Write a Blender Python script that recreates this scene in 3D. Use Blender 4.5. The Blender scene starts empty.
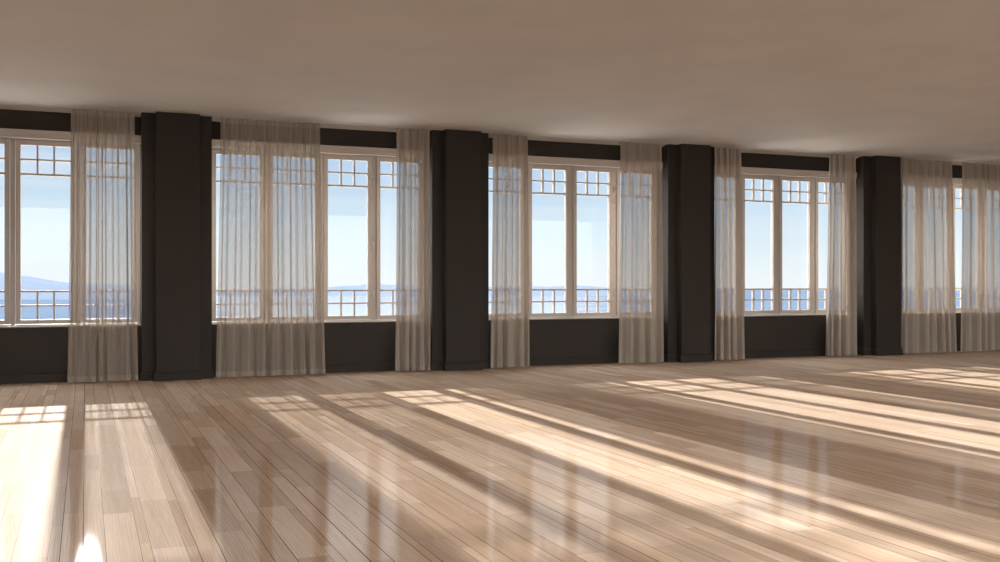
import bpy, bmesh, math, random
from mathutils import Vector, Matrix

SC = bpy.context.scene
COL = SC.collection
PI = math.pi

# ------------------------------------------------------------------ constants
H = 3.0                  # ceiling height
WY = 12.12               # window-wall face
OUT = 12.46              # outer face of the window wall
X0, X1 = -2.95, 15.1     # room ends
YR = -1.3                # rear wall
PER = 3.416
PC = [-2.456 + PER * i for i in range(6)]      # pillar centres
PHW, NHW = 0.38, 0.235   # half widths of pillar and of its raised panel
PY, NY = 11.945, 11.83   # faces of pillar and of raised panel
CAM_H = 1.1
F_PX, YAW, HORIZON = 1008.0, math.atan(414.5 / 1008.0), 282.3

# ------------------------------------------------------------------ helpers
def tag(o, label=None, cat=None, group=None, kind=None):
    if label: o['label'] = label
    if cat: o['category'] = cat
    if group: o['group'] = group
    if kind: o['kind'] = kind
    return o

def empty(name, loc):
    o = bpy.data.objects.new(name, None)
    o.empty_display_size = 0.1
    o.location = loc
    COL.objects.link(o)
    return o

class MB:
    def __init__(self):
        self.v = []; self.f = []; self.smooth = []
    def box(self, x0, x1, y0, y1, z0, z1):
        b = len(self.v)
        self.v += [(x0,y0,z0),(x1,y0,z0),(x1,y1,z0),(x0,y1,z0),(x0,y0,z1),(x1,y0,z1),(x1,y1,z1),(x0,y1,z1)]
        for q in ((0,3,2,1),(4,5,6,7),(0,1,5,4),(1,2,6,5),(2,3,7,6),(3,0,4,7)):
            self.f.append(tuple(b + i for i in q)); self.smooth.append(False)
    def prism_x(self, x0, x1, prof):
        """profile of (y, z) points, counter-clockwise seen from -x, drawn along x"""
        n = len(prof); b = len(self.v)
        self.v += [(x0, y, z) for y, z in prof] + [(x1, y, z) for y, z in prof]
        for i in range(n):
            j = (i + 1) % n
            self.f.append((b+i, b+j, b+n+j, b+n+i)); self.smooth.append(False)
        self.f.append(tuple(b + i for i in reversed(range(n)))); self.smooth.append(False)
        self.f.append(tuple(b + n + i for i in range(n))); self.smooth.append(False)
    def prism_z(self, z0, z1, plan):
        n = len(plan); b = len(self.v)
        self.v += [(x, y, z0) for x, y in plan] + [(x, y, z1) for x, y in plan]
        for i in range(n):
            j = (i + 1) % n
            self.f.append((b+i, b+j, b+n+j, b+n+i)); self.smooth.append(False)
        self.f.append(tuple(b + i for i in reversed(range(n)))); self.smooth.append(False)
        self.f.append(tuple(b + n + i for i in range(n))); self.smooth.append(False)
    def cyl_z(self, cx, cy, r, z0, z1, n=12):
        b = len(self.v)
        for z in (z0, z1):
            for i in range(n):
                a = 2*PI*i/n
                self.v.append((cx + r*math.cos(a), cy + r*math.sin(a), z))
        for i in range(n):
            j = (i+1) % n
            self.f.append((b+i, b+j, b+n+j, b+n+i)); self.smooth.append(True)
        self.f.append(tuple(b+i for i in reversed(range(n)))); self.smooth.append(False)
        self.f.append(tuple(b+n+i for i in range(n))); self.smooth.append(False)
    def grid(self, pts, nx, ny):
        b = len(self.v); self.v += pts
        for j in range(ny - 1):
            for i in range(nx - 1):
                a = b + j*nx + i
                self.f.append((a, a+1, a+nx+1, a+nx)); self.smooth.append(True)
    def build(self, name, mat, parent=None, loc=(0,0,0), bevel=0.0, seg=2):
        me = bpy.data.meshes.new(name)
        me.from_pydata([(x-loc[0], y-loc[1], z-loc[2]) for x, y, z in self.v], [], self.f)
        me.polygons.foreach_set('use_smooth', self.smooth)
        bm = bmesh.new(); bm.from_mesh(me)
        bmesh.ops.recalc_face_normals(bm, faces=bm.faces)
        if bevel:
            es = [e for e in bm.edges if len(e.link_faces) == 2 and e.calc_face_angle(0) > 0.6]
            bmesh.ops.bevel(bm, geom=es, offset=bevel, segments=seg, affect='EDGES', profile=0.5)
        bm.to_mesh(me); bm.free()
        me.materials.append(mat)
        o = bpy.data.objects.new(name, me)
        COL.objects.link(o)
        if parent is None:
            o.location = loc
        else:
            o.parent = parent
            pl = parent.matrix_world.translation if False else world_loc(parent)
            o.location = (loc[0]-pl[0], loc[1]-pl[1], loc[2]-pl[2])
        return o

def world_loc(o):
    v = Vector((0,0,0))
    while o is not None:
        v += o.location; o = o.parent
    return v

# ------------------------------------------------------------------ materials
def mat(name):
    m = bpy.data.materials.new(name); m.use_nodes = True
    nt = m.node_tree; nt.nodes.clear()
    out = nt.nodes.new('ShaderNodeOutputMaterial')
    return m, nt, out
def N(nt, t, **kw):
    n = nt.nodes.new(t)
    for k, v in kw.items():
        if k.startswith('i_'): n.inputs[k[2:].replace('_', ' ')].default_value = v
        else: setattr(n, k, v)
    return n
def L(nt, a, b): nt.links.new(a, b)

def paint(name, col, rough=0.6, spec=0.3, bump=0.03, scale=60.0, var=0.03):
    m, nt, out = mat(name)
    p = N(nt, 'ShaderNodeBsdfPrincipled')
    p.inputs['Roughness'].default_value = rough
    p.inputs['Specular IOR Level'].default_value = spec
    tc = N(nt, 'ShaderNodeTexCoord')
    no = N(nt, 'ShaderNodeTexNoise'); no.inputs['Scale'].default_value = scale; no.inputs['Detail'].default_value = 3
    L(nt, tc.outputs['Object'], no.inputs['Vector'])
    n2 = N(nt, 'ShaderNodeTexNoise'); n2.inputs['Scale'].default_value = 1.3; n2.inputs['Detail'].default_value = 2
    L(nt, tc.outputs['Object'], n2.inputs['Vector'])
    rp = N(nt, 'ShaderNodeValToRGB')
    lo = tuple(c*(1-var) for c in col) + (1,); hi = tuple(min(1, c*(1+var)) for c in col) + (1,)
    rp.color_ramp.elements[0].color = lo; rp.color_ramp.elements[0].position = .35
    rp.color_ramp.elements[1].color = hi; rp.color_ramp.elements[1].position = .65
    L(nt, n2.outputs['Fac'], rp.inputs['Fac']); L(nt, rp.outputs['Color'], p.inputs['Base Color'])
    b = N(nt, 'ShaderNodeBump'); b.inputs['Strength'].default_value = bump; b.inputs['Distance'].default_value = .01
    L(nt, no.outputs['Fac'], b.inputs['Height']); L(nt, b.outputs['Normal'], p.inputs['Normal'])
    L(nt, p.outputs[0], out.inputs['Surface'])
    return m

M_WALL = paint('dark_wall_paint', (0.036, 0.0305, 0.027), .6, .15)
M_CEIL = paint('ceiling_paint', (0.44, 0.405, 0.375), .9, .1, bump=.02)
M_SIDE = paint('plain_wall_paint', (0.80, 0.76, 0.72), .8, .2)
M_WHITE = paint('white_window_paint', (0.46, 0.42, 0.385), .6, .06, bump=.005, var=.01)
M_GASKET = paint('grey_gasket', (0.10, 0.09, 0.08), .6, .2)
M_STEEL = paint('painted_hinge_steel', (0.55, 0.52, 0.48), .35, .5)

def glass_mat():
    m, nt, out = mat('window_glass')
    # Schlick reflectance of a thin pane, the same from both faces
    geo = N(nt, 'ShaderNodeNewGeometry')
    dot = N(nt, 'ShaderNodeVectorMath', operation='DOT_PRODUCT')
    L(nt, geo.outputs['Normal'], dot.inputs[0]); L(nt, geo.outputs['Incoming'], dot.inputs[1])
    ab = N(nt, 'ShaderNodeMath', operation='ABSOLUTE'); L(nt, dot.outputs['Value'], ab.inputs[0])
    om = N(nt, 'ShaderNodeMath', operation='SUBTRACT', use_clamp=True); om.inputs[0].default_value = 1; L(nt, ab.outputs[0], om.inputs[1])
    pw = N(nt, 'ShaderNodeMath', operation='POWER'); L(nt, om.outputs[0], pw.inputs[0]); pw.inputs[1].default_value = 5
    fr = N(nt, 'ShaderNodeMath', operation='MULTIPLY_ADD', use_clamp=True); L(nt, pw.outputs[0], fr.inputs[0]); fr.inputs[1].default_value = .95; fr.inputs[2].default_value = .014
    tr = N(nt, 'ShaderNodeBsdfTransparent'); tr.inputs['Color'].default_value = (.975, .985, .985, 1)
    gl = N(nt, 'ShaderNodeBsdfGlossy'); gl.inputs['Roughness'].default_value = 0.0
    mx = N(nt, 'ShaderNodeMixShader')
    L(nt, fr.outputs[0], mx.inputs[0]); L(nt, tr.outputs[0], mx.inputs[1]); L(nt, gl.outputs[0], mx.inputs[2])
    L(nt, mx.outputs[0], out.inputs['Surface'])
    return m
M_GLASS = glass_mat()

def sheer_mat(name, tau, col, trans):
    """open-weave voile: the clear share between the threads falls as the cloth turns edge-on"""
    m, nt, out = mat(name)
    geo = N(nt, 'ShaderNodeNewGeometry')
    dot = N(nt, 'ShaderNodeVectorMath', operation='DOT_PRODUCT')
    L(nt, geo.outputs['Normal'], dot.inputs[0]); L(nt, geo.outputs['Incoming'], dot.inputs[1])
    ab = N(nt, 'ShaderNodeMath', operation='ABSOLUTE'); L(nt, dot.outputs['Value'], ab.inputs[0])
    mxv = N(nt, 'ShaderNodeMath', operation='MAXIMUM'); L(nt, ab.outputs[0], mxv.inputs[0]); mxv.inputs[1].default_value = .12
    dv = N(nt, 'ShaderNodeMath', operation='DIVIDE'); dv.inputs[0].default_value = -tau; L(nt, mxv.outputs[0], dv.inputs[1])
    ex = N(nt, 'ShaderNodeMath', operation='EXPONENT'); L(nt, dv.outputs[0], ex.inputs[0])
    tc = N(nt, 'ShaderNodeTexCoord')
    mp = N(nt, 'ShaderNodeMapping'); mp.inputs['Scale'].default_value = (160, 160, 40)
    L(nt, tc.outputs['Object'], mp.inputs['Vector'])
    no = N(nt, 'ShaderNodeTexNoise'); no.inputs['Scale'].default_value = 1.0; no.inputs['Detail'].default_value = 2
    L(nt, mp.outputs[0], no.inputs['Vector'])
    rp = N(nt, 'ShaderNodeValToRGB')
    rp.color_ramp.elements[0].color = tuple(c*.9 for c in col)+(1,); rp.color_ramp.elements[1].color = tuple(c*1.08 for c in col)+(1,)
    L(nt, no.outputs['Fac'], rp.inputs['Fac'])
    df = N(nt, 'ShaderNodeBsdfDiffuse'); L(nt, rp.outputs['Color'], df.inputs['Color'])
    tl = N(nt, 'ShaderNodeBsdfTranslucent'); L(nt, rp.outputs['Color'], tl.inputs['Color'])
    m1 = N(nt, 'ShaderNodeMixShader'); m1.inputs[0].default_value = trans
    L(nt, df.outputs[0], m1.inputs[1]); L(nt, tl.outputs[0], m1.inputs[2])
    tr = N(nt, 'ShaderNodeBsdfTransparent')
    m2 = N(nt, 'ShaderNodeMixShader')
    L(nt, ex.outputs[0], m2.inputs[0]); L(nt, m1.outputs[0], m2.inputs[1]); L(nt, tr.outputs[0], m2.inputs[2])
    L(nt, m2.outputs[0], out.inputs['Surface'])
    return m
SHEER = (0.44, 0.385, 0.335)
M_SHEER = sheer_mat('sheer_voile', 0.74, SHEER, 0.003)
M_DENSE = sheer_mat('gathered_voile', 1.08, SHEER, 0.003)
M_HEM = sheer_mat('doubled_voile', 1.1, SHEER, 0.004)

def floor_mat():
    m, nt, out = mat('oak_strip_floor')
    p = N(nt, 'ShaderNodeBsdfPrincipled')
    at = N(nt, 'ShaderNodeAttribute', attribute_name='plank')       # r,g,b = three random numbers per plank
    sp = N(nt, 'ShaderNodeSeparateColor'); L(nt, at.outputs['Color'], sp.inputs[0])
    tone = N(nt, 'ShaderNodeValToRGB')
    cr = tone.color_ramp
    cols = [(0.0, (.49,.352,.25)), (.25, (.555,.41,.298)), (.5, (.60,.452,.335)), (.78, (.64,.49,.37)), (1.0, (.69,.545,.425))]
    cr.elements[0].position = cols[0][0]; cr.elements[0].color = cols[0][1]+(1,)
    cr.elements[1].position = cols[-1][0]; cr.elements[1].color = cols[-1][1]+(1,)
    for pos, c in cols[1:-1]:
        e = cr.elements.new(pos); e.color = c+(1,)
    L(nt, sp.outputs[0], tone.inputs['Fac'])
    tc = N(nt, 'ShaderNodeTexCoord')
    off = N(nt, 'ShaderNodeVectorMath', operation='SCALE'); off.inputs['Scale'].default_value = 37.0
    L(nt, at.outputs['Color'], off.inputs[0])
    add = N(nt, 'ShaderNodeVectorMath', operation='ADD')
    L(nt, tc.outputs['Object'], add.inputs[0]); L(nt, off.outputs[0], add.inputs[1])
    # long fibre streaks
    mp = N(nt, 'ShaderNodeMapping'); mp.inputs['Scale'].default_value = (110, 2.6, 1)
    L(nt, add.outputs[0], mp.inputs['Vector'])
    n1 = N(nt, 'ShaderNodeTexNoise'); n1.inputs['Scale'].default_value = 1; n1.inputs['Detail'].default_value = 4; n1.inputs['Roughness'].default_value = .6
    L(nt, mp.outputs[0], n1.inputs['Vector'])
    # cathedral figure
    mp2 = N(nt, 'ShaderNodeMapping'); mp2.inputs['Scale'].default_value = (14, 1.5, 1)
    L(nt, add.outputs[0], mp2.inputs['Vector'])
    wv = N(nt, 'ShaderNodeTexWave'); wv.wave_type = 'RINGS'; wv.rings_direction = 'Z'; wv.inputs['Scale'].default_value = 1.6
    wv.inputs['Distortion'].default_value = 3.5; wv.inputs['Detail'].default_value = 2; wv.inputs['Detail Scale'].default_value = .8
    L(nt, mp2.outputs[0], wv.inputs['Vector'])
    mA = N(nt, 'ShaderNodeMix', data_type='RGBA', blend_type='MULTIPLY')
    mA.inputs['Factor'].default_value = .30
    L(nt, tone.outputs['Color'], mA.inputs['A'])
    r1 = N(nt, 'ShaderNodeValToRGB'); r1.color_ramp.elements[0].position = .3; r1.color_ramp.elements[0].color = (.5,.46,.42,1)
    r1.color_ramp.elements[1].position = .7; r1.color_ramp.elements[1].color = (1.15,1.15,1.15,1)
    L(nt, n1.outputs['Fac'], r1.inputs['Fac']); L(nt, r1.outputs['Color'], mA.inputs['B'])
    mB = N(nt, 'ShaderNodeMix', data_type='RGBA', blend_type='MULTIPLY'); mB.inputs['Factor'].default_value = .22
    r2 = N(nt, 'ShaderNodeValToRGB'); r2.color_ramp.elements[0].color = (.62,.56,.52,1); r2.color_ramp.elements[1].color = (1.1,1.1,1.1,1)
    L(nt, wv.outputs['Color'], r2.inputs['Fac'])
    L(nt, mA.outputs['Result'], mB.inputs['A']); L(nt, r2.outputs['Color'], mB.inputs['B'])
    # a slightly greyer tint on some planks
    mC = N(nt, 'ShaderNodeMix', data_type='RGBA'); 
    gr = N(nt, 'ShaderNodeMath', operation='MULTIPLY'); L(nt, sp.outputs[1], gr.inputs[0]); gr.inputs[1].default_value = .35
    L(nt, gr.outputs[0], mC.inputs['Factor'])
    L(nt, mB.outputs['Result'], mC.inputs['A'])
    hs = N(nt, 'ShaderNodeHueSaturation'); hs.inputs['Saturation'].default_value = .55
    L(nt, mB.outputs['Result'], hs.inputs['Color']); L(nt, hs.outputs['Color'], mC.inputs['B'])
    L(nt, mC.outputs['Result'], p.inputs['Base Color'])
    p.inputs['Roughness'].default_value = 1.0
    p.inputs['Specular IOR Level'].default_value = 0.0
    b = N(nt, 'ShaderNodeBump'); b.inputs['Strength'].default_value = .05; b.inputs['Distance'].default_value = .004
    L(nt, n1.outputs['Fac'], b.inputs['Height']); L(nt, b.outputs['Normal'], p.inputs['Normal'])
    # thin satin varnish over the wood
    fr = N(nt, 'ShaderNodeFresnel'); fr.inputs['IOR'].default_value = 1.4
    fm = N(nt, 'ShaderNodeMath', operation='MULTIPLY'); fm.inputs[1].default_value = .145; L(nt, fr.outputs[0], fm.inputs[0])
    gl = N(nt, 'ShaderNodeBsdfGlossy', distribution='BECKMANN'); gl.inputs['Roughness'].default_value = .09
    mx = N(nt, 'ShaderNodeMixShader')
    L(nt, fm.outputs[0], mx.inputs[0]); L(nt, p.outputs[0], mx.inputs[1]); L(nt, gl.outputs[0], mx.inputs[2])
    g2 = N(nt, 'ShaderNodeBsdfGlossy', distribution='BECKMANN'); g2.inputs['Roughness'].default_value = .5
    m3 = N(nt, 'ShaderNodeMixShader'); m3.inputs[0].default_value = .005
    L(nt, mx.outputs[0], m3.inputs[1]); L(nt, g2.outputs[0], m3.inputs[2])
    L(nt, m3.outputs[0], out.inputs['Surface'])
    return m
M_FLOOR = floor_mat()
M_GAP = paint('floor_joint', (0.05, 0.035, 0.025), .8, .1)

# ------------------------------------------------------------------ floor: strips 1, 2 or 3 units wide, laid towards the windows
def build_floor():
    rnd = random.Random(11)
    verts, faces, cols, mats = [], [], [], []
    def quad(x0, x1, y0, y1, z, c, mi):
        b = len(verts)
        verts.extend([(x0,y0,z),(x1,y0,z),(x1,y1,z),(x0,y1,z)]); faces.append((b,b+1,b+2,b+3)); cols.append(c); mats.append(mi)
    U = 0.0437
    seq = [3,1,2,2,3,1,3,1,2,3,1,2]
    x = -0.009 - U*6 - U*24*11
    k = 0
    while x < X1 + .2:
        w = U*seq[k % 12]; k += 1
        strong = (k % 12) in (0, 3, 4, 6, 9)
        g = .0023 if strong else .0006
        y = -2.4 - rnd.random()*.9
        while y < 12.3:
            ln = rnd.choice([.55, .75, .95, .98, 1.0, 1.05])
            t = rnd.random(); t = .5 + (t-.5)*(.75 if rnd.random() < .75 else 1.0)
            xa, xb = max(x, X0-.1), min(x+w, X1+.1)
            ya, yb = max(y, YR-.1), min(y+ln, 12.3)
            if xb - xa > .004 and yb - ya > .004:
                quad(xa+g, xb-g, ya+.0005, yb-.0005, 0.0, (t, rnd.random(), rnd.random(), 1), 0)
            y += ln
        x += w
    quad(X0-.1, X1+.1, YR-.1, 12.3, -.0025, (0,0,0,1), 1)
    b = len(verts)
    me = bpy.data.meshes.new('floor'); me.from_pydata(verts, [], faces)
    me.materials.append(M_FLOOR); me.materials.append(M_GAP)
    me.polygons.foreach_set('material_index', mats)
    at = me.attributes.new('plank', 'FLOAT_COLOR', 'FACE')
    flat = []
    for c in cols: flat += list(c)
    at.data.foreach_set('color', flat)
    o = bpy.data.objects.new('floor', me); COL.objects.link(o)
    return tag(o, 'brown oak strip floor with mixed plank widths and sun patches', 'floor', kind='structure')
build_floor()

# ------------------------------------------------------------------ shell
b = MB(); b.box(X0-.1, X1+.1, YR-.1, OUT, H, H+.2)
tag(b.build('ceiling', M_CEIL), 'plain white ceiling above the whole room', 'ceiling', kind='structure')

SILL_Z, HEAD_Z = 0.606, 2.760
b = MB()
b.box(X0-.1, X1+.1, WY, OUT, -.2, SILL_Z)
b.box(X0-.1, X1+.1, WY, OUT, HEAD_Z, H)
for i, c in enumerate(PC):
    xa, xb = c-PHW, c+PHW
    if i == 0: xa = X0-.1
    if i == 5: xb = X1+.1
    b.box(xa, xb, WY, OUT, SILL_Z, HEAD_Z)
tag(b.build('wall_back', M_WALL), 'dark brown-grey wall holding the row of windows', 'wall', kind='structure')
b = MB(); b.box(X0-.2, X0, YR-.1, WY, 0, H)
tag(b.build('wall_left', M_SIDE), 'end wall of the room beyond the first window', 'wall', kind='structure')
b = MB(); b.box(X1, X1+.2, YR-.1, WY, 0, H)
tag(b.build('wall_right', M_SIDE), 'end wall of the room beyond the last window', 'wall', kind='structure')
b = MB()
b.box(X0-.1, X1+.1, YR-.3, YR, -.2, .12)
b.box(X0-.1, X1+.1, YR-.3, YR, 2.86, H)
for c in [X0+.1] + PC[1:5] + [X1-.1]:  # gaps between these piers are added so sky fill reaches the room
    b.box(c-.22, c+.22, YR-.3, YR, .12, 2.86)
tag(b.build('wall_front', M_SIDE), 'plain white wall with tall open bays added to let in fill light, facing the row of windows', 'wall', kind='structure')

ORD = ['first', 'second', 'third', 'fourth', 'fifth']
# pillars: flat pier with a raised centre panel and its own skirting
PIL_LABEL = {1: 'dark stepped pillar between the first and second window, by the widest front curtain',
             2: 'dark stepped pillar between the second and third window',
             3: 'dark stepped pillar between the third and fourth window',
             4: 'dark stepped pillar between the fourth and last window, narrowest in view',
             0: 'dark stepped pillar before the first window', 5: 'dark stepped pillar after the last window'}
for i in (1, 2, 3, 4):
    c = PC[i]
    ch = .006
    b = MB()
    plan = [(c-PHW, WY), (c-PHW, PY+ch*.4), (c-PHW+ch*.4, PY), (c-NHW, PY), (c-NHW, NY+ch), (c-NHW+ch, NY),
            (c+NHW-ch, NY), (c+NHW, NY+ch), (c+NHW, PY), (c+PHW-ch*.4, PY), (c+PHW, PY+ch*.4), (c+PHW, WY)]
    b.prism_z(0, H, plan)
    o = tag(b.build('pillar', M_WALL, loc=(c, PY, 0)), PIL_LABEL[i], 'pillar', 'dark pillars between the windows', 'structure')
    def ring(e):
        return [(c-PHW-e, WY), (c-PHW-e, PY-e), (c-NHW-e, PY-e), (c-NHW-e, NY-e), (c+NHW+e, NY-e), (c+NHW+e, PY-e), (c+PHW+e, PY-e), (c+PHW+e, WY)]
    b = MB(); b.prism_z(0, .086, ring(.018)); b.prism_z(.086, .104, ring(.012)); b.prism_z(.104, .111, ring(.006))
    b.build('skirting', M_WALL, o, loc=(c, PY, 0), bevel=.003)

# bays
BAYS = [(PC[i]+PHW, PC[i+1]-PHW) for i in range(5)]
WIN_SIDE = ['first window, beside sea and hills', 'second window behind the widest sheer curtain', 'third window, framed by two narrow sheer curtains',
            'fourth window with open sea behind', 'last window, almost wholly behind sheer curtains']
YG = 12.29
GW, ST, POST = .505, .055, .050

def build_window(i, xl, xr):
    name = 'window_%d' % (i+1)
    cx = (xl+xr)/2
    labels = ['white four-casement window with a blue hill range behind, left of the first pillar',
              'white four-casement window half hidden by the widest sheer curtain, between first and second pillar',
              'white four-casement window with its middle sashes clear, between second and third pillar',
              'white four-casement window with open blue sea behind, between third and fourth pillar',
              'white window almost wholly hidden behind two wide sheer curtains, past the fourth pillar']
    root = tag(empty(name, (cx, WY, SILL_Z)), labels[i], 'window', 'white windows along the dark wall', 'structure')
    # head casing, a cove that rolls from the wall face back to the frame
    b = MB()
    b.prism_x(xl, xr, [(12.28, HEAD_Z), (12.28, 2.676), (12.24, 2.676), (12.14, 2.670), (12.102, 2.667), (12.094, 2.671),
                       (12.094, 2.689), (12.090, 2.697), (12.088, 2.721), (12.084, 2.740), (12.080, 2.750), (12.080, HEAD_Z)])
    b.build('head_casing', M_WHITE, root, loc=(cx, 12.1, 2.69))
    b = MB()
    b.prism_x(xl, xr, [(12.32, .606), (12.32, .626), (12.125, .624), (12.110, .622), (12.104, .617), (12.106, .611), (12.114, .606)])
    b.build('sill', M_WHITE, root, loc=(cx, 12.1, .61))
    # fixed frame: jambs, head, bottom and the posts between the casements
    sw = GW + 2*ST
    j = (xr - xl - 4*sw - 3*POST)/2
    b = MB()
    b.box(xl, xr, 12.245, 12.360, 2.674, HEAD_Z)
    b.box(xl, xr, 12.245, 12.360, .606, .634)
    b.box(xl, xl+j+.005, 12.245, 12.360, .634, 2.674)
    b.box(xr-j-.005, xr, 12.245, 12.360, .634, 2.674)
    xs = []
    x = xl + j + (.009, .005, 0.0, -.010, -.012)[i]
    for k in range(4):
        xs.append(x)
        x += sw
        if k < 3:
            b.box(x, x+POST, 12.265, 12.360, .634, 2.674)
            x += POST
    b.build('frame', M_WHITE, root, loc=(cx, 12.290, .6))
    zg0, zg1 = .687, 2.613
    for k, xa in enumerate(xs):
        g = .004
        a, z = xa+g, xa+sw-g
        gl, gr = xa+ST, xa+ST+GW
        y0, y1 = 12.248, 12.312
        c = (xa+sw/2, YG, .64)
        b = MB()
        b.box(a, gl, y0, y1, .637, 2.671); b.box(gr, z, y0, y1, .637, 2.671)
        b.box(gl, gr, y0, y1, .637, zg0); b.box(gl, gr, y0, y1, zg1, 2.671)
        sash = b.build('sash', M_WHITE, root, loc=c, bevel=.004)
        b = MB()
        t, ya, yb = .010, 12.266, 12.310
        zt, zl = 2.293, .999
        for zz in (zt, zl): b.box(gl, gr, ya, yb, zz-.011, zz+.011)
        for zz in (2.456, .841): b.box(gl, gr, ya+.002, yb-.002, zz-t*.9, zz+t*.9)
        for q in (1, 2):
            xm = gl + GW*q/3
            b.box(xm-t, xm+t, ya+.001, yb-.001, zt, zg1)
            b.box(xm-t, xm+t, ya+.001, yb-.001, zg0, zl)
        b.build('glazing_bars', M_WHITE, sash, loc=c)
        b = MB(); b.box(gl-.006, gr+.006, YG-.002, YG+.002, zg0-.006, zg1+.006)
        b.build('pane', M_GLASS, sash, loc=c)
        # barrel hinges on the side that hangs from a post
        hx = {0: None, 1: a-.012, 2: z+.012, 3: None}[k]
        if hx is not None:
            for hz in (.95, 1.55, 2.36):
                b = MB(); b.cyl_z(hx, 12.243, .008, hz-.045, hz+.045); b.cyl_z(hx, 12.243, .0055, hz-.055, hz+.055)
                b.build('hinge', M_STEEL, sash, loc=(hx, 12.243, hz))
    return root

for i, (xl, xr) in enumerate(BAYS):
    build_window(i, xl, xr)
    cx = (xl+xr)/2
    wn = ORD[i] if i < 4 else 'last'
    b = MB()
    b.prism_x(xl, xr, [(WY, H), (WY, 2.972), (12.110, 2.972), (12.104, 2.977), (12.080, 2.983), (12.050, 2.988), (12.032, 2.992), (12.025, H)])
    tag(b.build('cornice', M_WHITE, loc=(cx, WY, 2.97)), 'white cornice strip above the %s window' % wn, 'cornice', 'white cornice strips', 'structure')
    b = MB()
    b.prism_x(xl+.019, xr-.019, [(WY, 0), (12.096, 0), (12.096, .082), (12.102, .094), (12.106, .104), (WY, .109)])
    tag(b.build('baseboard_back', M_WALL, loc=(cx, WY, 0)), 'dark baseboard under the %s window' % wn, 'baseboard', 'dark baseboards under the windows', 'structure')

# ------------------------------------------------------------------ curtains
def curtain(tl, tr, bl, br, seed, label, group, folds, cloth):
    rnd = random.Random(seed)
    W = tr - tl
    yc = 11.905
    nx, nz = max(140, folds*24), 30
    # irregular fold spacing and depth, shared from top to bottom
    pos = [0.0]
    for k in range(folds): pos.append(pos[-1] + .45 + rnd.random()*1.2)
    pos = [p/pos[-1] for p in pos]
    amp = [.55 + rnd.random()*.75 for _ in range(folds)]
    drift = [rnd.uniform(-1, 1) for _ in range(folds+1)]
    skew = [rnd.uniform(-.5, .5) for _ in range(folds)]
    ztop, zbot = 2.988, .008
    def point(s, z):
        t = (ztop - z)/(ztop - zbot)
        pp = [p + drift[k]*.012*math.sin(t*2.2)*(0 if k in (0, folds) else 1) for k, p in enumerate(pos)]
        k = 0
        while k < folds-1 and s > pp[k+1]: k += 1
        u = (s-pp[k])/(pp[k+1]-pp[k])
        a = 2*PI*u
        w_here = (W/folds)
        d = min(.034, w_here*.30) * amp[k] * (.55 + .45*min(1, t*3)) * (1 + .25*t)
        sq = math.tanh(2.3*math.cos(a))/math.tanh(2.3)
        y = yc - d*sq + .006*math.sin(7*s + seed)
        xshift = .05*(pp[k+1]-pp[k])*math.sin(a)*(1 + skew[k]) 
        fine = (1-min(1, t*7))
        y += fine*.006*math.cos(a*3)
        ss = s + xshift
        xa, xb = tl + (bl-tl)*t**1.3, tr + (br-tr)*t**1.3
        zz = z
        if z < .02: zz = zbot + .006*(.5+.5*math.cos(a))
        return (xa + (xb-xa)*ss, y, zz)
    def sheet(z0, z1, n, dy):
        pts = []
        for jz in range(n):
            z = z0 + (z1-z0)*jz/(n-1)
            for ix in range(nx):
                x, y, zz = point(ix/(nx-1), z)
                pts.append((x, y+dy, zz))
        m = MB(); m.grid(pts, nx, n)
        return m
    c = ((tl+tr)/2, yc, ztop)
    body = tag(sheet(zbot, ztop, nz, 0).build('curtain', cloth, loc=c), label, 'curtain', group)
    sheet(zbot, .075, 5, -.0015).build('hem', M_HEM, body, loc=c)
    sheet(2.925, ztop, 4, -.0015).build('heading_tape', M_HEM, body, loc=c)
    return body

def wx(px, Y=11.905):
    u = px - 500; s, co = math.sin(YAW), math.cos(YAW)
    return Y*(F_PX*s + u*co)/(F_PX*co - u*s)
G = 'sheer taupe curtains hung in front of the windows'
CUR = [
 (71, 134.5, 67.5, 138, 'sheer taupe curtain left of the first dark pillar', 6),
 (220.5, 319.5, 215.5, 324.5, 'widest sheer taupe curtain, just right of the first dark pillar', 8),
 (396, 429, 394, 429.3, 'narrow sheer taupe curtain touching the left side of the second pillar', 4),
 (492.2, 527.2, 489.4, 528.4, 'narrow sheer taupe curtain just right of the second dark pillar', 4),
 (620, 661.2, 617.5, 662.5, 'sheer taupe curtain just left of the third dark pillar', 4),
 (713.8, 740.5, 713, 743, 'narrow sheer taupe curtain touching the right side of the third pillar', 4),
 (829, 855.6, 826, 856, 'narrow sheer taupe curtain just left of the fourth, furthest pillar', 4),
 (900, 952, 899.5, 956, 'broad sheer taupe curtain touching the right side of the fourth pillar', 7),
 (962, 1016, 959.5, 1020, 'sheer taupe curtain at the right end, past a narrow gap of window', 7),
]
for n, (a, b_, c, d, lab, k) in enumerate(CUR):
    curtain(wx(a), wx(b_), wx(c), wx(d), 40+n*7, lab, G, k, M_SHEER if n < 2 else M_DENSE)

# ------------------------------------------------------------------ outside: sea and hills, far below the windows
def azi(px):           # world azimuth (from +Y towards +X) of an image column
    return YAW + math.atan((px-500)/F_PX)
def ray(px): 
    a = azi(px); return math.sin(a), math.cos(a), math.cos(a-YAW)
SEA_Z = -25.0

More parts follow.
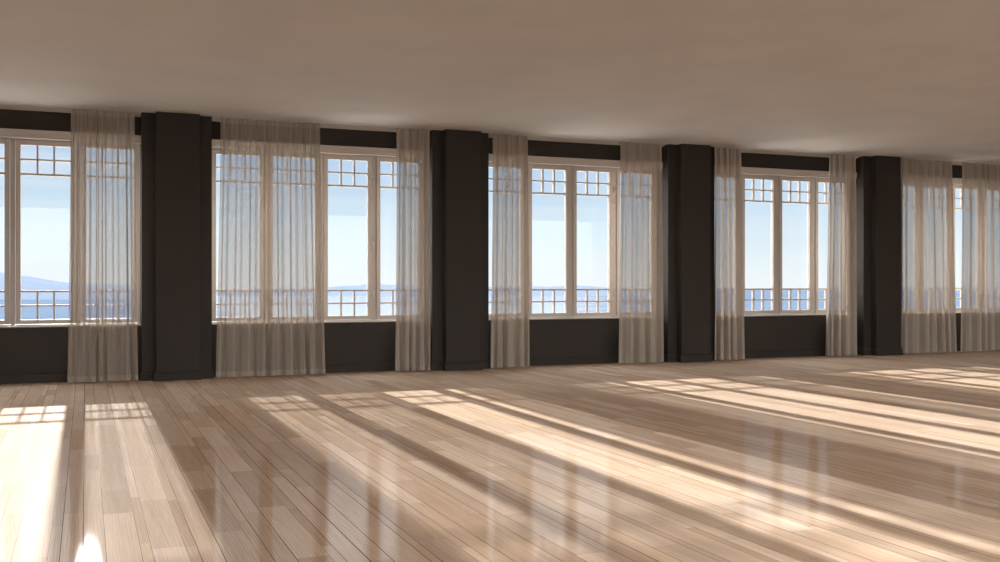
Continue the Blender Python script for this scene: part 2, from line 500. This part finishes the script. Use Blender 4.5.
def sea_mat():
    m, nt, out = mat('sea_water')
    p = N(nt, 'ShaderNodeBsdfPrincipled')
    tc = N(nt, 'ShaderNodeTexCoord')
    mp = N(nt, 'ShaderNodeMapping'); mp.inputs['Scale'].default_value = (.012, .012, 1)
    L(nt, tc.outputs['Object'], mp.inputs['Vector'])
    no = N(nt, 'ShaderNodeTexNoise'); no.inputs['Scale'].default_value = 1; no.inputs['Detail'].default_value = 6
    L(nt, mp.outputs[0], no.inputs['Vector'])
    rp = N(nt, 'ShaderNodeValToRGB')
    rp.color_ramp.elements[0].position = .3; rp.color_ramp.elements[0].color = (.045,.062,.092,1)
    rp.color_ramp.elements[1].position = .7; rp.color_ramp.elements[1].color = (.06,.08,.113,1)
    L(nt, no.outputs['Fac'], rp.inputs['Fac']); L(nt, rp.outputs['Color'], p.inputs['Base Color'])
    p.inputs['Roughness'].default_value = 1.0
    p.inputs['Specular IOR Level'].default_value = 0.0
    # sun glare imitated: a mirror-like sector set by view azimuth, plain blue water elsewhere
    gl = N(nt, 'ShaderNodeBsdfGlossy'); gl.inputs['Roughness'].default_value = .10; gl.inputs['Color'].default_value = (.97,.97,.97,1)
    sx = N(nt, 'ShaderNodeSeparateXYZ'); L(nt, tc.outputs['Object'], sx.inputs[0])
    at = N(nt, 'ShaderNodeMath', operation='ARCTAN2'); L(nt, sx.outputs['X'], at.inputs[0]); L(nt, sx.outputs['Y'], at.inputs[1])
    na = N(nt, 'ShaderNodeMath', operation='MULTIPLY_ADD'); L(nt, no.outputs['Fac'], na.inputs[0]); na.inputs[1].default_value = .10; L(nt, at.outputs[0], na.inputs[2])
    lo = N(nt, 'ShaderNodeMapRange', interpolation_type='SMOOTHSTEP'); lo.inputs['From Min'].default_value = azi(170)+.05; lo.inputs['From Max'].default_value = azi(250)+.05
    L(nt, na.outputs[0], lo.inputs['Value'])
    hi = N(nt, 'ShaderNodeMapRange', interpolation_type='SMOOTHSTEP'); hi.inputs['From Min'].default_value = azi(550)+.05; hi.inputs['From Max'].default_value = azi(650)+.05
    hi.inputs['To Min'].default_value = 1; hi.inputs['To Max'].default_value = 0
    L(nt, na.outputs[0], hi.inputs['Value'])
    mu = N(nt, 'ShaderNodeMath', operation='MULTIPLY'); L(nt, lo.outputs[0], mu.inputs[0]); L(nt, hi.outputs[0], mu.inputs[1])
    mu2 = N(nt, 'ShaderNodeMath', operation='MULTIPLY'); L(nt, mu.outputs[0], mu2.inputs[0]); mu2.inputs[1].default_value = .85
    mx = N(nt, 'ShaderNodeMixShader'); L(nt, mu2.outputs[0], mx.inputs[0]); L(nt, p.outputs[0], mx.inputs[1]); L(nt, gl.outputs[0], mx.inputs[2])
    L(nt, mx.outputs[0], out.inputs['Surface'])
    return m
def hill_mat():
    m, nt, out = mat('hazy_hillside')
    p = N(nt, 'ShaderNodeBsdfPrincipled')
    tc = N(nt, 'ShaderNodeTexCoord')
    no = N(nt, 'ShaderNodeTexNoise'); no.inputs['Scale'].default_value = .02; no.inputs['Detail'].default_value = 4
    L(nt, tc.outputs['Object'], no.inputs['Vector'])
    rp = N(nt, 'ShaderNodeValToRGB')
    rp.color_ramp.elements[0].color = (.092,.116,.157,1); rp.color_ramp.elements[1].color = (.102,.127,.17,1)  # distance haze put into the hill colour as pale blue
    L(nt, no.outputs['Fac'], rp.inputs['Fac']); L(nt, rp.outputs['Color'], p.inputs['Base Color'])
    p.inputs['Roughness'].default_value = 1; p.inputs['Specular IOR Level'].default_value = 0
    L(nt, p.outputs[0], out.inputs['Surface'])
    return m
M_SEA, M_HILL = sea_mat(), hill_mat()

# sea: a wide sector reaching to its own horizon
b = MB()
az0, az1, na = azi(-900), azi(1150), 60
pts = []
rs = [60, 200, 500, 1000, 1800, 2600, 3600]
for r in rs:
    for k in range(na):
        a = az0 + (az1-az0)*k/(na-1)
        pts.append((r*math.sin(a), r*math.cos(a), SEA_Z))
b.grid(pts, na, len(rs))
tag(b.build('sea', M_SEA), 'blue sea stretching to the horizon below the windows', 'sea', kind='structure')

def hill(name, label, prof, base_px, seed):
    """ridge whose crest follows (column, row) points; the foot stands on the water"""
    rnd = random.Random(seed)
    xs0, xs1 = prof[0][0], prof[-1][0]
    n = 90
    nd = 9
    pts = []
    cols = []
    for i in range(n):
        px = xs0 + (xs1-xs0)*i/(n-1)
        for (xa, ya), (xb, yb) in zip(prof, prof[1:]):
            if xa <= px <= xb: py = ya + (yb-ya)*(px-xa)/(xb-xa)
        sx, sy, cf = ray(px)
        base = (CAM_H - SEA_Z)*F_PX/(base_px - HORIZON)      # forward depth of the foot
        cols.append((sx, sy, cf, base, py + rnd.uniform(-.25, .25)))
    for jd in range(nd):
        t = jd/(nd-1)
        for sx, sy, cf, base, py in cols:
            hgt = CAM_H - SEA_Z + (HORIZON-py)*base/F_PX
            hgt = max(.5, hgt*1.03) + 1.5
            run = hgt*1.7
            q = 2*t if t <= .5 else 1 + (t-.5)*2
            depth = base - 1 + run*q
            z = SEA_Z - 1.5 + hgt*(q if q <= 1 else 2-q)
            r = depth/cf
            pts.append((r*sx, r*sy, z))
    m = MB(); m.grid(pts, n, nd)
    return tag(m.build(name, M_HILL), label, 'hills', 'hazy hills across the water', 'structure')
hill('hills', 'pale blue hill range across the water behind the first window',
     [(-560, 283), (-420, 262), (-250, 270), (-120, 264), (-40, 269), (0, 272.3), (4, 273), (20, 276), (30, 276.4), (45, 280), (55, 281.6), (68, 283.2), (100, 284.5), (150, 286.5), (205, 297)], 299.8, 3)
hill('hills', 'low pale blue hills across the water behind the second and third window',
     [(190, 296), (225, 291), (270, 288.5), (327, 287.6), (345, 286), (357, 286.2), (365, 284.5), (385, 284.8), (400, 285.5), (450, 287.5), (500, 287), (540, 286.6), (548, 287.2), (566, 286.3), (582, 286), (598, 287.2), (606, 288), (650, 290), (690, 294.5)], 295.8, 4)

M_REFLECT = paint('pale_reflector', (.78, .74, .70), .9, .1, scale=8)  # unseen pale slab, added to bounce sunlight onto the ceiling
b = MB()
b.box(X0-3, X1+3, OUT, 26, -.75, -.55)
b.box(X0-3, X1+3, 25.6, 26, -.55, -.35)
tag(b.build('ground_reflector', M_REFLECT), 'added unseen pale terrace outside, below the window sills', 'reflector', kind='structure')

# ------------------------------------------------------------------ sky and sun
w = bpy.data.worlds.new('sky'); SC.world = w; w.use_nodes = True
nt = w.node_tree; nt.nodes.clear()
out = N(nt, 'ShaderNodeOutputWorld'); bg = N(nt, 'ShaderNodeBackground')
tc = N(nt, 'ShaderNodeTexCoord'); sx = N(nt, 'ShaderNodeSeparateXYZ')
L(nt, tc.outputs['Generated'], sx.inputs[0])
rp = N(nt, 'ShaderNodeValToRGB'); cr = rp.color_ramp
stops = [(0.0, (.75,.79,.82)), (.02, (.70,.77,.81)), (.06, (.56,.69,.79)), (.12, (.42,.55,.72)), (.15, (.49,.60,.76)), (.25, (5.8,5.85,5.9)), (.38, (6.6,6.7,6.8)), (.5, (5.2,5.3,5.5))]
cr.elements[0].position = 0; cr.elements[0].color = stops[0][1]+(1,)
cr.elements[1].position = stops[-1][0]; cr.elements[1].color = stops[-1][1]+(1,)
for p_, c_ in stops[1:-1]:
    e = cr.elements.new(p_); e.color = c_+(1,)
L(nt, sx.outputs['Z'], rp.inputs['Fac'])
# thin streaky clouds low in the sky
mp = N(nt, 'ShaderNodeMapping'); mp.inputs['Scale'].default_value = (3.0, 3.0, 42.0); mp.inputs['Location'].default_value = (.3, 1.7, .2)
L(nt, tc.outputs['Generated'], mp.inputs['Vector'])
no = N(nt, 'ShaderNodeTexNoise'); no.inputs['Scale'].default_value = 1; no.inputs['Detail'].default_value = 5
L(nt, mp.outputs[0], no.inputs['Vector'])
cl = N(nt, 'ShaderNodeMapRange'); cl.inputs['From Min'].default_value = .52; cl.inputs['From Max'].default_value = .72; cl.inputs['To Max'].default_value = .7
L(nt, no.outputs['Fac'], cl.inputs['Value'])
mx = N(nt, 'ShaderNodeMix', data_type='RGBA'); L(nt, cl.outputs[0], mx.inputs['Factor'])
L(nt, rp.outputs['Color'], mx.inputs['A']); mx.inputs['B'].default_value = (.68,.73,.78,1)
# unseen bright bank added to the sky behind the camera to fill the room
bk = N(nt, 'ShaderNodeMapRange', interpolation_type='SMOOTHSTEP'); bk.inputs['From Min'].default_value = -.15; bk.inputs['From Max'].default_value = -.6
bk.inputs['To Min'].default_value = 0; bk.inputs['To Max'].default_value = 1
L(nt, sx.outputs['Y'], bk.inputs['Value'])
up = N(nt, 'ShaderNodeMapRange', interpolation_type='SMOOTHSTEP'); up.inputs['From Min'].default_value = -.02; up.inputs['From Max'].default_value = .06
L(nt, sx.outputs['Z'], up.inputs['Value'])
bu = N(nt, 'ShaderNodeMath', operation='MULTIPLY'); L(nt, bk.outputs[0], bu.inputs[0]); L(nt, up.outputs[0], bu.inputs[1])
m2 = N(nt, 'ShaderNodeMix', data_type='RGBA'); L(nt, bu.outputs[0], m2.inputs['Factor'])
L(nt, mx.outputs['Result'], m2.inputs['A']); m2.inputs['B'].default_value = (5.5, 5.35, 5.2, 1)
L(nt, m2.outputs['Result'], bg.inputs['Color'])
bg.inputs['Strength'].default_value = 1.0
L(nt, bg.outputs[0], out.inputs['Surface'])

sun = bpy.data.lights.new('sun', 'SUN'); sun.energy = 15.2; sun.angle = math.radians(.7); sun.color = (1.0, .96, .91)
so = bpy.data.objects.new('sun', sun); COL.objects.link(so)
el = math.atan(.279); az = math.radians(0.05)
d = Vector((-math.sin(az)*math.cos(el), -math.cos(az)*math.cos(el), -math.sin(el)))   # travel direction
so.rotation_euler = d.to_track_quat('-Z', 'Y').to_euler(); so.location = (6, 20, 6)

# ------------------------------------------------------------------ camera
cam = bpy.data.cameras.new('camera'); co = bpy.data.objects.new('camera', cam); COL.objects.link(co)
cam.sensor_width = 36; cam.lens = F_PX/1000*36; cam.shift_y = (HORIZON-281)/1000
cam.clip_end = 20000; cam.clip_start = .05
co.location = (0, 0, CAM_H); co.rotation_euler = (PI/2, 0, -YAW)
SC.camera = co

SC.view_settings.view_transform = 'Standard'; SC.view_settings.look = 'None'
SC.view_settings.exposure = 0.33; SC.view_settings.gamma = 1.0; SC.view_settings.use_curve_mapping = False
SC.cycles.transparent_max_bounces = 48
SC.cycles.max_bounces = 16; SC.cycles.diffuse_bounces = 8; SC.cycles.glossy_bounces = 6
SC.cycles.caustics_reflective = True
SC.cycles.sample_clamp_indirect = 8
